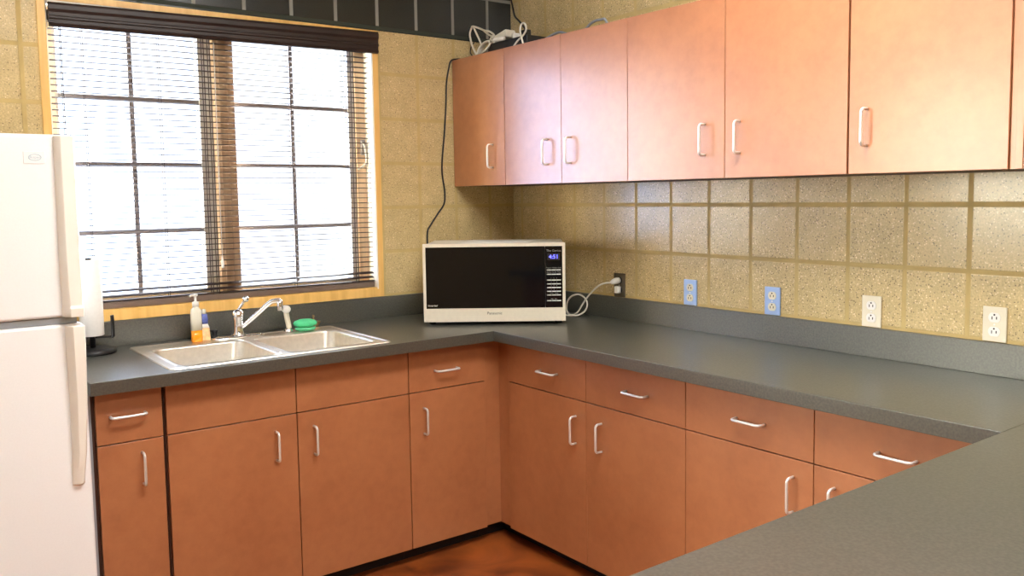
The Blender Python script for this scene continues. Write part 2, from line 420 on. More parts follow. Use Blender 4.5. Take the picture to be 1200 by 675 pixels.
win = make_window('window_1', WX0, WX1, WZ0, WZ1, True)
w2 = make_window('unseen_window', VY0, VY1, WZ0, WZ1, False)  # out of view, added for the bright reflections on the right side
w2.location = (ROOM_X, (VY0 + VY1) / 2, WZ0); w2.rotation_euler = (0, 0, PI / 2)
# sash lock with its white strap at the right stile
b = bmesh.new(); ox, oz = (WX0 + WX1) / 2, WZ0
box(b, -0.822 - ox, -0.800 - ox, 0.060, 0.085, 1.665 - oz, 1.735 - oz)
lk = obj('window_lock', b, 'muntin', win, bevel=0.004)
b = bmesh.new(); tube(b, [Vector((x - ox, 0.052, z - oz)) for x, z in catmull([(-0.826, 1.722, 0), (-0.812, 1.712, 0), (-0.806, 1.685, 0), (-0.802, 1.65, 0), (-0.806, 1.628, 0), (-0.822, 1.612, 0), (-0.845, 1.60, 0)], 5) for x, z in [(x, z)]] if False else [Vector((p[0] - ox, 0.052, p[1] - oz)) for p in catmull([(-0.826, 1.722, 0), (-0.812, 1.712, 0), (-0.806, 1.685, 0), (-0.802, 1.65, 0), (-0.806, 1.628, 0), (-0.822, 1.612, 0), (-0.845, 1.60, 0)], 5)], 0.0045, 6)
obj('lock_strap', b, 'white', lk, smooth=True)

# ------------------------------------------------------------------ blind
bl = thing('window_blind', 'dark brown horizontal slat blind hanging open over the window', 'blind', (-1.44, 0.0, 2.1))
OX, OZ = -1.44, 2.1
def bp(name, bmx, mat, parent=bl, **k): return obj(name, bmx, mat, parent, **k)
prof = [(-0.030, 2.184), (-0.036, 2.175), (-0.036, 2.160), (-0.030, 2.150), (-0.030, 2.138), (-0.034, 2.134), (-0.034, 2.128), (-0.029, 2.124), (-0.029, 2.112), (-0.033, 2.107), (-0.030, 2.100), (-0.022, 2.098), (-0.020, 2.104), (-0.020, 2.184)]
b = bmesh.new()
# the top edge of the valance follows the head casing, its lower edge the top slat
def vz(z, x):  # small sag of the left end
    return z + 0.0
L_, R_ = [], []
for (y, z) in prof: L_.append(b.verts.new((-2.088 - OX, y, z + 0.0005 - OZ))); R_.append(b.verts.new((-0.768 - OX, y, z + 0.0005 + 0.009 * (z - 2.098) / 0.08 - OZ + 0.017)))
n = len(prof)
for i in range(n): b.faces.new((L_[i], L_[(i + 1) % n], R_[(i + 1) % n], R_[i]))
b.faces.new(L_); b.faces.new(R_[::-1])
bp('valance', b, 'blind')
b = bmesh.new(); box(b, -2.086 - OX, -0.798 - OX, 0.010, 0.050, 2.125 - OZ, 2.165 - OZ); bp('headrail', b, 'blind')
b = bmesh.new()
x0s, x1s = -2.086 - OX, -0.797 - OX
z = 2.100; zs = []
while z > 1.145: zs.append((z, 0.0)); z -= 0.0226
zs += [(1.124, 0.30), (1.104, 0.30)]
for z, t in zs:
    pr = []
    for k in range(5):
        u = -1 + 0.5 * k
        yy, zz = 0.0130 * u, 0.0026 * (1 - u * u)
        pr.append((yy * math.cos(t) - zz * math.sin(t) + 0.030, yy * math.sin(t) + zz * math.cos(t) + z - OZ))
    top = [(y, q + 0.0009) for y, q in pr]; ringp = pr + top[::-1]
    A = [b.verts.new((x0s, y, q)) for y, q in ringp]; B = [b.verts.new((x1s, y, q)) for y, q in ringp]
    m_ = len(ringp)
    for i in range(m_): b.faces.new((A[i], A[(i + 1) % m_], B[(i + 1) % m_], B[i]))
    b.faces.new(A); b.faces.new(B[::-1])
bp('slats', b, 'blind')
b = bmesh.new()
vs = box(b, x0s - 0.001, x1s + 0.001, 0.014, 0.046, 1.0585 - OZ, 1.084 - OZ)
bp('bottom_rail', b, 'rail', bevel=0.002)
b = bmesh.new()
vs = box(b, x0s, x1s, 0.010, 0.036, 1.086 - OZ, 1.090 - OZ); 
bp('bottom_slat', b, 'blind')
b = bmesh.new()
for x in (-2.045, -1.973, -1.703, -1.532, -1.508, -1.17, -0.874):
    for y in (0.0165, 0.0435):
        tube(b, [(x - OX, y, 2.125 - OZ), (x - OX, y, 1.083 - OZ)], 0.0011 if x not in (-1.532, -1.508, -0.874, -2.045) else 0.0018, 5)
bp('ladder_cords', b, 'cord_dark')
b = bmesh.new(); tube(b, [(-1.500 - OX, -0.014, 2.10 - OZ), (-1.500 - OX, -0.012, 1.24 - OZ)], 0.0012, 5)
lathe(b, [(0.002, 1.19 - OZ), (0.006, 1.195 - OZ), (0.0045, 1.225 - OZ), (0.0018, 1.24 - OZ)], -1.500 - OX, -0.012, 10)
bp('pull_cord', b, 'white', smooth=True)

# ------------------------------------------------------------------ pulls and cabinet units
def wire_pull(parent, x, y, z, vertical, L=0.104, proud=0.031, r=0.0046):
    """D-shaped satin pull; x, y, z is its middle on the door face, front is -y"""
    c = 0.012; h = L / 2
    pts = [(-h, 0), (-h, -(proud - c))]
    for k in range(1, 6):
        a = PI / 2 * k / 5; pts.append((-h + c - c * math.cos(a), -(proud - c) - c * math.sin(a)))
    pts += [(-p[0], p[1]) for p in pts[::-1]]
    P = [((x, y + q, z + p) if vertical else (x + p, y + q, z)) for p, q in pts]
    b = bmesh.new(); tube(b, P, r, 8)
    return obj('handle', b, 'satin', parent, smooth=True)

def cabinet(root, W, D, z0, z1, doors, drawers, shelf_open=True, toe=True, side_right_gap=0.0005):
    """root-local: x 0..W along the run, front at y=-D, back at y=0; z measured from the root"""
    t = 0.018; g = 0.0008; db = D - 0.020        # carcass front plane
    b = bmesh.new()
    zt = z1 - 0.0015
    box(b, g, g + t, -db, -0.004, z0, zt); box(b, W - g - t, W - g, -db, -0.004, z0, zt)
    box(b, g + t, W - g - t, -db, -0.004, z0, z0 + t)
    box(b, g + t, W - g - t, -0.012, -0.004, z0 + t, zt)
    if not shelf_open: box(b, g + t, W - g - t, -db, -0.012, zt - t, zt)
    obj('carcass', b, 'carcass', root)
    def panel(nm, x0, x1, a, c):
        bb = bmesh.new(); box(bb, x0, x1, -D, -D + 0.0185, a, c)
        return obj(nm, bb, 'laminate', root, bevel=0.0012)
    for (nm, x0, x1, a, c, h) in drawers:
        d = panel(nm, x0, x1, a, c)
        if h is not None: wire_pull(d, h[0], -D, h[1], False)
    for (x0, x1, a, c, h) in doors:
        d = panel('door', x0, x1, a, c)
        if h is not None: wire_pull(d, h[0], -D, h[1], True)
    if toe:
        obj('toe_kick', boxbm(g, W - g, -D + 0.072, -D + 0.078, 0.001, z0 - 0.0005), 'rubber', root)

DT = HT - TH - 0.003      # top of drawer fronts
gz1, gz0 = GZ + 0.0018, GZ - 0.0018
# --- sink run (front faces -y)
def left_unit(x0, x1, label, doors, drawers, group='base cabinets under the sink worktop'):
    r = thing('base_cabinet', label, 'cabinet', (x0, -0.0, 0), 0, group)
    s = lambda v: v - x0
    cabinet(r, x1 - x0, FACE, TOE, HT - TH, [(s(a), s(b), TOE, gz0, (s(h), hz)) for a, b, h, hz in doors],
            [(nm, s(a), s(b), gz1, DT, None if h is None else (s(h), 0.786 if i == 0 and a < -2 else 0.773)) for i, (nm, a, b, h) in enumerate(drawers)])
    return r
u = left_unit(-2.128, -1.911, 'narrow cherry base cabinet with one drawer and one door, next to the refrigerator',
          [(-2.118, -1.9185, -1.986, 0.603)], [('drawer_front', -2.118, -1.9185, -2.024)])
obj('end_panel', boxbm(-0.010, -0.001, -0.612, -0.004, 0.001, HT - TH - 0.0015), 'gasket', u)
left_unit(-1.911, -0.9935, 'wide cherry sink cabinet with two false drawer fronts over two doors',
          [(-1.9055, -1.4587, -1.538, 0.590), (-1.4552, -0.9953, -1.394, 0.586)],
          [('false_front', -1.9055, -1.4587, None), ('false_front', -1.4552, -0.9953, None)])
left_unit(-0.9935, -0.6294, 'cherry base cabinet between sink cabinet and inside corner, one drawer over one door',
          [(-0.9917, -0.6294, -0.928, 0.577)], [('drawer_front', -0.9917, -0.6294, -0.822)])
# --- inside corner
rc = thing('corner_base_cabinet', 'plain cherry corner cabinet with two narrow filler panels at the inside corner', 'cabinet', (0, 0, 0))
b = slab([-0.6275, -0.5415, -0.004], [-0.693, -0.604, -0.004], lambda x, y: not (x < -0.5415 and y < -0.604), TOE, HT - TH - 0.0015, lambda u_, v_, w_: (u_, v_, w_))
obj('carcass', b, 'laminate', rc)
obj('filler_panel', boxbm(-0.6275, -0.5425, -0.6075, -0.6045, TOE, HT - TH - 0.0015), 'laminate', rc)
obj('filler_panel', boxbm(-0.5450, -0.5420, -0.6935, -0.6080, TOE, HT - TH - 0.0015), 'laminate', rc)
b = bmesh.new(); box(b, -0.6275, -0.488, -0.552, -0.546, 0.001, TOE - 0.0005); box(b, -0.488, -0.482, -0.693, -0.546, 0.001, TOE - 0.0005)
obj('toe_kick', b, 'rubber', rc)
# --- long run (front faces -x): local x runs towards -y
def right_unit(y0, y1, label, doors, drawers):
    r = thing('base_cabinet', label, 'cabinet', (0, -y0, 0), -PI / 2, 'base cabinets under the long worktop')
    s = lambda v: v - y0
    cabinet(r, y1 - y0, FACEX, TOE, HT - TH, [(s(a), s(b), TOE, gz0, (s(h), hz)) for a, b, h, hz in doors],
            [('drawer_front', s(a), s(b), gz1, DT, (s(h), 0.776)) for a, b, h in drawers])
    return r
right_unit(0.695, 1.675, 'wide cherry base cabinet, two drawers over a door pair, right of inside corner',
           [(0.6955, 1.1822, 1.125, 0.580), (1.1850, 1.6735, 1.2685, 0.580)], [(0.6955, 1.1830, 0.966), (1.1842, 1.6735, 1.451)])
right_unit(1.675, 2.1563, 'cherry base cabinet with one drawer, its door handle on the peninsula side',
           [(1.6765, 2.1548, 2.089, 0.590)], [(1.6765, 2.1548, 1.935)])
right_unit(2.1563, 2.688, 'cherry base cabinet half hidden by the peninsula, nearest to it',
           [(2.1578, 2.640, 2.224, 0.592)], [(2.1578, 2.640, 2.406)])
# --- peninsula base: faces the kitchen side
pb = thing('peninsula_cabinet', 'cherry cabinet run carrying the peninsula worktop', 'cabinet', (-0.62, -2.72, 0), PI)
cabinet(pb, 1.50, 0.0, TOE, HT - TH, [], [], toe=False) if False else None
b = bmesh.new(); box(b, 0.001, 1.50, 0.0, 0.50, TOE, HT - TH - 0.0015); obj('carcass', b, 'laminate', pb)
for k in range(3):
    a0 = 0.004 + k * 0.499
    d = obj('door', boxbm(a0, a0 + 0.494, -0.0195, -0.001, TOE, gz0), 'laminate', pb, bevel=0.0012); wire_pull(d, a0 + 0.06, -0.0195, 0.58, True)
    d = obj('drawer_front', boxbm(a0, a0 + 0.494, -0.0195, -0.001, gz1, DT), 'laminate', pb, bevel=0.0012); wire_pull(d, a0 + 0.247, -0.0195, 0.776, False)
obj('toe_kick', boxbm(0.001, 1.50, 0.06, 0.066, 0.001, TOE - 0.0005), 'rubber', pb)

# ------------------------------------------------------------------ worktops
HX0, HX1, HY0, HY1 = -1.875, -1.095, -0.627, -0.115
def keepL(x, y):
    if y > -DEP: return not (HX0 < x < HX1 and HY0 < y < HY1)
    return x > -DEPX
b = slab([-XL, HX0, HX1, -DEPX, -0.001], [-(YP + 0.0), -DEP, HY0, HY1, -0.001], keepL, HT - TH, HT, lambda u_, v_, w_: (u_, v_, w_))
wt = obj('worktop', b, 'counter', bevel=0.0015)
tag(wt, 'dark charcoal laminate L-shaped worktop running from refrigerator round the corner', 'worktop')
b = slab([-XL, -SPT, -0.001], [-(YP + 0.62), -SPT, -0.001], lambda x, y: y > -SPT or x > -SPT, HT + 0.0003, HT + SPH, lambda u_, v_, w_: (u_, v_, w_))
bs = obj('backsplash', b, 'counter', wt, bevel=0.001)
b = slab([-2.25, -0.001 - 0.0], [-(YP + 0.62), -(YP + 0.0006)], lambda x, y: True, HT - TH, HT, lambda u_, v_, w_: (u_, v_, w_))
pw = obj('peninsula_worktop', b, 'counter', bevel=0.0010)
tag(pw, 'dark charcoal laminate peninsula worktop in front, seen from above', 'worktop')

# ------------------------------------------------------------------ sink
SX0, SX1, SY0, SY1 = -1.895, -1.072, -0.650, -0.092
cx_, cy_ = (SX0 + SX1) / 2, (SY0 + SY1) / 2
sk = thing('kitchen_sink', 'double bowl stainless steel sink set into the worktop under the window', 'sink', (cx_, cy_, HT))
bowls = [(-1.848, -1.502, -0.612, -0.205), (-1.466, -1.120, -0.612, -0.205)]
b = bmesh.new()
def lp(x0, x1, y0, y1, r, z): return rr_loop(b, x0 - cx_, x1 - cx_, y0 - cy_, y1 - cy_, r, z)
o0 = lp(SX0, SX1, SY0, SY1, 0.022, 0.0006); o1 = lp(SX0 + .003, SX1 - .003, SY0 + .003, SY1 - .003, 0.020, 0.0048); o2 = lp(SX0 + .011, SX1 - .011, SY0 + .011, SY1 - .011, 0.014, 0.0052); o3 = lp(SX0 + .016, SX1 - .016, SY0 + .016, SY1 - .016, 0.012, 0.0026)
bridge(b, o0, o1); bridge(b, o1, o2); bridge(b, o2, o3)
ins = []
for (x0, x1, y0, y1) in bowls:
    e = 0.012
    a = lp(x0 - e, x1 + e, y0 - e, y1 + e, 0.052, 0.0026); c = lp(x0 - .006, x1 + .006, y0 - .006, y1 + .006, 0.047, 0.0050); d = lp(x0, x1, y0, y1, 0.042, 0.0036)
    bridge(b, a, c); bridge(b, c, d); ins.append(a)
# fill the deck between the outer bead and the two bowls
edges = []
def ed(lo):
    for k in range(len(lo)):
        e = b.edges.get((lo[k], lo[(k + 1) % len(lo)])) or b.edges.new((lo[k], lo[(k + 1) % len(lo)])); edges.append(e)
ed(o3); [ed(a) for a in ins]
bmesh.ops.triangle_fill(b, use_beauty=True, use_dissolve=False, edges=edges)
obj('rim', b, 'steel', sk)
for (x0, x1, y0, y1) in bowls:
    b = bmesh.new(); R = [lp(x0, x1, y0, y1, 0.042, 0.0036)]
    for z, i, r in ((-0.004, 0.002, .042), (-0.12, 0.010, .046), (-0.150, 0.016, .05), (-0.165, 0.030, .05), (-0.170, 0.055, .05)):
        R.append(lp(x0 + i, x1 - i, y0 + i, y1 - i, r, z))
    for A, B in zip(R, R[1:]): bridge(b, A, B)
    b.faces.new(R[-1])
    bo = obj('bowl', b, 'steel', sk, smooth=True)
    so = bo.modifiers.new('sol', 'SOLIDIFY'); so.thickness = 0.0012; so.offset = 0
    b = bmesh.new(); lathe(b, [(0.0, -0.1675), (0.025, -0.1675), (0.030, -0.166), (0.045, -0.1655), (0.046, -0.1690), (0, -0.1690)], (x0 + x1) / 2 - cx_, (y0 + y1) / 2 - cy_)
    obj('drain', b, 'chrome', bo, smooth=True)

# ------------------------------------------------------------------ faucet
fz = HT + 0.0035
fc = thing('faucet', 'chrome single-lever faucet with swivel spout behind the sink divider', 'faucet', (-1.490, -0.140, fz))
FX, FY = -1.490, -0.140
b = bmesh.new(); A = rr_loop(b, -0.105, 0.105, -0.026, 0.026, 0.0255, 0.0); B = rr_loop(b, -0.103, 0.103, -0.024, 0.024, 0.0235, 0.006); C_ = rr_loop(b, -0.088, 0.088, -0.014, 0.014, 0.0135, 0.011)
bridge(b, A, B); bridge(b, B, C_); b.faces.new(A[::-1]); b.faces.new(C_)
obj('deck_plate', b, 'chrome', fc, smooth=True)
b = bmesh.new(); lathe(b, [(0.026, 0.0112), (0.024, 0.018), (0.0205, 0.030), (0.0195, 0.070), (0.022, 0.078), (0.0225, 0.090), (0.020, 0.102), (0.012, 0.111), (0, 0.113)])
obj('faucet_body', b, 'chrome', fc, smooth=True)
b = bmesh.new(); tube(b, catmull([(-0.004, 0, 0.105), (0.008, -0.001, 0.118), (0.020, -0.002, 0.135), (0.030, -0.003, 0.148)], 5), 0.005, 10)
lathe(b, [(0, 0.140), (0.008, 0.142), (0.0125, 0.149), (0.0125, 0.156), (0.008, 0.163), (0, 0.164)], 0.033, -0.003, 16)
obj('lever', b, 'chrome', fc, smooth=True)
b = bmesh.new(); tube(b, catmull([(0.010, -0.006, 0.040), (0.045, -0.025, 0.072), (0.080, -0.046, 0.108), (0.103, -0.061, 0.132), (0.117, -0.070, 0.141), (0.132, -0.079, 0.1445), (0.143, -0.085, 0.1435)], 6), 0.0095, 12)
obj('spout', b, 'chrome', fc, smooth=True)
b = bmesh.new(); lathe(b, [(0.0105, 0.104), (0.0125, 0.107), (0.0125, 0.140), (0.008, 0.1475), (0, 0.149)], 0.142, -0.085, 18)
obj('aerator', b, 'chrome', fc, smooth=True)

sp_ = thing('side_sprayer', 'white hand sprayer standing in its holder on the sink deck', 'sprayer', (-1.280, -0.135, fz))
b = bmesh.new(); lathe(b, [(0.019, 0), (0.019, 0.004), (0.015, 0.010), (0.013, 0.014), (0, 0.014)]); obj('holder', b, 'chrome', sp_, smooth=True)
b = bmesh.new(); tube(b, catmull([(0.004, 0, 0.0145), (0.0, 0, 0.035), (-0.006, -0.002, 0.065), (-0.009, -0.004, 0.088)], 5), 0.011, 14, radii=None)
obj('wand', b, 'cream', sp_, smooth=True)
b = bmesh.new(); tube(b, [(-0.009, 0.012, 0.093), (-0.009, 0.006, 0.096), (-0.009, -0.014, 0.095), (-0.009, -0.020, 0.093)], 0.015, 18, radii=[0.010, 0.0155, 0.0165, 0.0125]); obj('spray_head', b, 'white', sp_, smooth=True)

# ------------------------------------------------------------------ small things round the sink
so_ = thing('soap_bottle', 'clear pump bottle a third full of orange hand soap', 'soap bottle', (-1.652, -0.135, fz))
def rsq(b, loops, cap=True, ox=0.0):
    R = [rr_loop(b, -w + ox, w + ox, -d, d, min(w, d) * 0.55, z) for w, d, z in loops]
    for A, B in zip(R, R[1:]): bridge(b, A, B)
    b.faces.new(R[0][::-1]); b.faces.new(R[-1])
b = bmesh.new(); rsq(b, [(0.018, 0.014, 0), (0.0195, 0.0155, 0.003), (0.0195, 0.0155, 0.046)]); obj('soap_liquid', b, 'soap', so_, smooth=True)
b = bmesh.new(); rsq(b, [(0.0195, 0.0155, 0.0465), (0.0192, 0.0152, 0.118), (0.017, 0.0135, 0.128), (0.010, 0.009, 0.136), (0.009, 0.0088, 0.139)]); obj('bottle_body', b, 'clear', so_, smooth=True)
b = bmesh.new(); lathe(b, [(0.0125, 0.1392), (0.0125, 0.155), (0.009, 0.158), (0.0045, 0.160), (0.0045, 0.178), (0.009, 0.180), (0.009, 0.187), (0, 0.188)]); tube(b, [(0.0, 0, 0.184), (-0.018, -0.008, 0.184), (-0.024, -0.011, 0.180)], 0.0042, 8)
obj('pump', b, 'white', so_, smooth=True)
so2 = thing('dish_soap_bottle', 'short bottle with blue and peach label beside the pump bottle', 'bottle', (-1.617, -0.118, fz))
b = bmesh.new(); rsq(b, [(0.020, 0.012, 0), (0.021, 0.013, 0.003), (0.018, 0.012, 0.050)]); obj('lower_label', b, 'peach', so2, smooth=True)
b = bmesh.new(); rsq(b, [(0.018, 0.012, 0.0503), (0.015, 0.0105, 0.058), (0.0125, 0.010, 0.066)]); obj('neck_band', b, 'white', so2, smooth=True)
b = bmesh.new(); rsq(b, [(0.0125, 0.010, 0.0663), (0.0135, 0.0105, 0.085), (0.0115, 0.0098, 0.105)]); obj('upper_label', b, 'blue', so2, smooth=True)
b = bmesh.new(); lathe(b, [(0.009, 0.1053), (0.009, 0.118), (0.006, 0.124), (0, 0.125)]); obj('cap', b, 'clear', so2, smooth=True)

bk = thing('sink_stopper', 'small black rubber stopper leaning by the backsplash beside the faucet', 'stopper', (-1.562, -0.066, HT))
b = bmesh.new(); lathe(b, [(0.013, 0.0002), (0.014, 0.005), (0.010, 0.012), (0.010, 0.022), (0.013, 0.026), (0.013, 0.033), (0, 0.034)]); obj('plug', b, 'black', bk, smooth=True)
b = bmesh.new(); tube(b, catmull([(-0.012, 0, 0.028), (-0.024, 0, 0.036), (-0.030, 0, 0.030), (-0.028, 0, 0.018)], 4), 0.0025, 6); obj('tab', b, 'black', bk, smooth=True)

gs = thing('dish_scrubber', 'bright green oval scrubber lying on the sink deck beside the sprayer', 'scrubber', (-1.212, -0.150, fz), -0.25)
b = bmesh.new(); lathe(b, [(0, 0.0145), (0.030, 0.016), (0.046, 0.022), (0.050, 0.031), (0.044, 0.041), (0.024, 0.048), (0, 0.050)], 0, 0, 28, 1.0, 0.60); obj('sponge', b, 'green', gs, smooth=True)
b = bmesh.new(); lathe(b, [(0.030, 0.0003), (0.040, 0.004), (0.044, 0.0138), (0, 0.0142)], 0, 0, 28, 1.0, 0.62); obj('scrubber_base', b, 'green_clear', gs, smooth=True)
st = thing('sink_strainer', 'brassy basket strainer with a post, behind the green scrubber', 'strainer', (-1.140, -0.070, HT + 0.0))
b = bmesh.new(); lathe(b, [(0.020, 0.0003), (0.022, 0.008), (0.030, 0.020), (0.031, 0.026), (0.027, 0.027), (0, 0.024)]); obj('basket', b, 'brass', st, smooth=True)
b = bmesh.new(); lathe(b, [(0.005, 0.0245), (0.0035, 0.030), (0.0035, 0.044), (0.006, 0.048), (0.004, 0.054), (0, 0.055)]); obj('post', b, 'brass', st, smooth=True)

pt = thing('paper_towel_holder', 'black countertop paper towel stand beside the refrigerator', 'paper towel holder', (-2.018, -0.112, HT))
b = bmesh.new(); lathe(b, [(0.078, 0.0004), (0.080, 0.006), (0.078, 0.014), (0.070, 0.019), (0.055, 0.021), (0, 0.022)]); obj('base', b, 'black', pt, smooth=True)
b = bmesh.new(); lathe(b, [(0.0095, 0.0222), (0.0095, 0.345), (0.011, 0.3465), (0.011, 0.350), (0, 0.352)]); obj('post', b, 'black', pt, smooth=True)
b = bmesh.new(); tube(b, [(0.0, -0.0, 0.058), (0.066, 0.0, 0.056)], 0.0035, 8); tube(b, [(0.064, 0, 0.053), (0.070, 0, 0.056), (0.070, 0, 0.128), (0.069, 0, 0.134)], 0.0065, 8)
obj('tension_arm', b, 'black', pt, smooth=True)
b = bmesh.new()
ro, ri = 0.0405, 0.0125
lathe(b, [(ri, 0.066), (ro - 0.002, 0.066), (ro, 0.068), (ro, 0.342), (ro - 0.002, 0.344), (ri, 0.344)], 0, 0, 40)
pr_ = obj('paper_towel_roll', b, 'paper', None, smooth=False, loc=(-2.018, -0.112, HT))
for p in pr_.data.polygons: p.use_smooth = abs(p.normal.z) < 0.5
tag(pr_, 'white paper towel roll standing on the black holder', 'paper towel roll')

# ------------------------------------------------------------------ refrigerator
FR = thing('refrigerator', 'white top-freezer refrigerator at the end of the worktop', 'refrigerator', (-2.548, -0.80, 0))
def fx(x): return x + 2.548
def fy(y): return y + 0.80
b = bmesh.new(); box(b, fx(-2.915), fx(-2.180), fy(-0.735), fy(-0.05), 0.03, 1.650); obj('refrigerator_body', b, 'enamel', FR, bevel=0.006)
def door(nm, z0, z1):
    bb = bmesh.new(); box(bb, fx(-2.928), fx(-2.168), fy(-0.800), fy(-0.742), z0, z1)
    return obj(nm, bb, 'enamel', FR, bevel=0.010, seg=3)
dz = door('freezer_door', 1.138, 1.660); dl = door('fresh_food_door', 0.105, 1.117)
obj('door_divider', boxbm(fx(-2.922), fx(-2.184), fy(-0.790), fy(-0.742), 1.1185, 1.1365), 'gasket', FR)
obj('base_grille', boxbm(fx(-2.915), fx(-2.180), fy(-0.765), fy(-0.737), 0.012, 0.095), 'gasket', FR)
def sweep_handle(parent, stations):
    """stations: z, left x, right x, how far it stands out; left flank is chamfered"""
    bb = bmesh.new(); rings = []
    for z, xl, xr, p in stations:
        xl, xr = fx(xl), fx(xr); y0 = fy(-0.8005)
        rings.append([bb.verts.new(v) for v in ((xl, y0, z), (xl + 0.004, y0 - p * 0.55, z), (xl + 0.016, y0 - p, z), (xr - 0.004, y0 - p, z), (xr, y0 - p * 0.7, z), (xr, y0, z))])
    for A, B in zip(rings, rings[1:]):
        for k in range(6): bb.faces.new((A[k], A[(k + 1) % 6], B[(k + 1) % 6], B[k]))
    bb.faces.new(rings[0][::-1]); bb.faces.new(rings[-1])
    return obj('handle', bb, 'enamel_handle', parent, bevel=0.002)
sweep_handle(dz, [(1.140, -2.223, -2.1705, 0.042), (1.165, -2.223, -2.1705, 0.044), (1.172, -2.222, -2.1705, 0.036), (1.30, -2.224, -2.1705, 0.033), (1.655, -2.222, -2.1705, 0.026)])
sweep_handle(dl, [(1.113, -2.219, -2.1705, 0.040), (1.06, -2.219, -2.1705, 0.042), (0.90, -2.217, -2.1735, 0.034), (0.74, -2.219, -2.182, 0.026), (0.70, -2.221, -2.186, 0.020), (0.645, -2.222, -2.190, 0.014)])
bd = obj('badge', boxbm(fx(-2.297), fx(-2.243), fy(-0.8022), fy(-0.8003), 1.577, 1.611), 'badge', dz, bevel=0.0006)
b = bmesh.new(); tube(b, [(fx(-2.2685) + 0.0155 * math.cos(a), fy(-0.8025), 1.5945 + 0.0085 * math.sin(a)) for a in [2 * PI * k / 32 for k in range(32)]], 0.0009, 6, closed=True)
obj('emblem', b, 'emblem', dz)
text('Roper', 0.011, 'emblem', dz, (fx(-2.2685), fy(-0.8024), 1.5945))

# ------------------------------------------------------------------ microwave
MW = thing('microwave', 'large cream microwave oven with black glass door, set diagonally in the corner', 'microwave', (-0.520, -0.5495, HT), -math.atan2(0.379, 0.48))
HW, MH, MD, FT = 0.306, 0.352, 0.395, 0.015      # half width, top, depth, feet height
b = bmesh.new(); box(b, -HW + .003, HW - .003, 0.030, MD, FT, MH - 0.003)
obj('housing', b, 'mw_body', MW, bevel=0.006)
# door (left) and control panel (right) as framed fronts
XS = 0.2195                                        # split between the door and the control side
b = bmesh.new()
box(b, -HW, XS - 0.0006, 0.0, 0.029, FT, FT + 0.058)
box(b, -HW, XS - 0.0006, 0.0, 0.029, MH - 0.014, MH)
box(b, -HW, -HW + 0.012, 0.0, 0.029, FT + 0.058, MH - 0.014)
dr = obj('door', b, 'mw_trim', MW)
obj('door_glass', boxbm(-HW + 0.012, XS - 0.0006, 0.0015, 0.028, FT + 0.058, MH - 0.014), 'mw_glass', dr)
b = bmesh.new()
box(b, XS + 0.0006, HW, 0.0, 0.029, FT, FT + 0.058); box(b, XS + 0.0006, HW, 0.0, 0.029, MH - 0.014, MH); box(b, HW - 0.012, HW, 0.0, 0.029, FT + 0.058, MH - 0.014)
cp = obj('control_panel', b, 'mw_trim', MW)
obj('panel_face', boxbm(XS + 0.0006, HW - 0.012, 0.0015, 0.028, FT + 0.058, MH - 0.014), 'mw_glass', cp)
text('Panasonic', 0.0165, 'dark_text', dr, (0.0, -0.0006, FT + 0.036))
pmid = (XS + HW - 0.012) / 2
text('The Genius', 0.0135, 'dim_text', cp, (pmid, 0.0008, MH - 0.034))
obj('display_window', boxbm(pmid - 0.027, pmid + 0.027, 0.0008, 0.0014, MH - 0.074, MH - 0.046), 'black', cp)
text('4:51', 0.024, 'display', cp, (pmid, 0.0003, MH - 0.0605), name='display_digits')
text('Inverter', 0.013, 'light_text', dr, (-HW + 0.040, 0.0008, FT + 0.0715))
key = obj('key', boxbm(-0.0095, 0.0095, 0.0004, 0.0014, -0.002, 0.002), 'keys', cp)
key.location = (pmid - 0.0205, 0, 0.235)
for zz in (0.235, 0.2165, 0.1915, 0.175, 0.159, 0.143, 0.127, 0.1025):
    for k in (-1, 0, 1):
        if zz == 0.235 and k == -1: continue
        q = key.copy(); COL.objects.link(q); q.parent = cp; q.location = (pmid + k * 0.0205, 0, zz)
for zz, s in ((0.2445, 'Popcorn  Reheat  Cook'), (0.2255, 'Defrost  Power  Menu')):
    text(s, 0.0066, 'dim_text', cp, (pmid, 0.0010, zz))
for zz, s in ((0.1995, '1     2     3'), (0.183, '4     5     6'), (0.167, '7     8     9'), (0.151, '+     0     -'), (0.135, 'Timer   Clock'), (0.1105, 'Stop   Start')):
    text(s, 0.0062, 'dim_text', cp, (pmid, 0.0010, zz))
for x, y in ((-HW + .03, .06), (HW - .03, .06), (-HW + .03, MD - .04), (HW - .03, MD - .04)):
    b = bmesh.new(); lathe(b, [(0.014, 0.0003), (0.016, 0.003), (0.016, FT - 0.0003)], x, y, 16); obj('foot', b, 'black', MW)
# loose sheet on top
b = bmesh.new()
nx, ny = 10, 5; G = [[None] * (ny + 1) for _ in range(nx + 1)]
for i in range(nx + 1):
    for j in range(ny + 1):
        x, y = -0.16 + 0.30 * i / nx, 0.10 + 0.21 * j / ny
        G[i][j] = b.verts.new((x + 0.05 * j / ny, y, 0.0012 + 0.004 * max(0, math.sin(i * 0.55 + j * 0.25)) * (j / ny)))
for i in range(nx):
    for j in range(ny): b.faces.new((G[i][j], G[i + 1][j], G[i + 1][j + 1], G[i][j + 1]))
ps = obj('paper_sheet', b, 'sheet', None, smooth=True, loc=(-0.520, -0.5495, HT + MH - 0.003)); ps.rotation_euler = (0, 0, -math.atan2(0.379, 0.48))
sm = ps.modifiers.new('s', 'SOLIDIFY'); sm.thickness = 0.0006; sm.offset = 1
tag(ps, 'pale loose sheet lying on top of the microwave', 'paper')

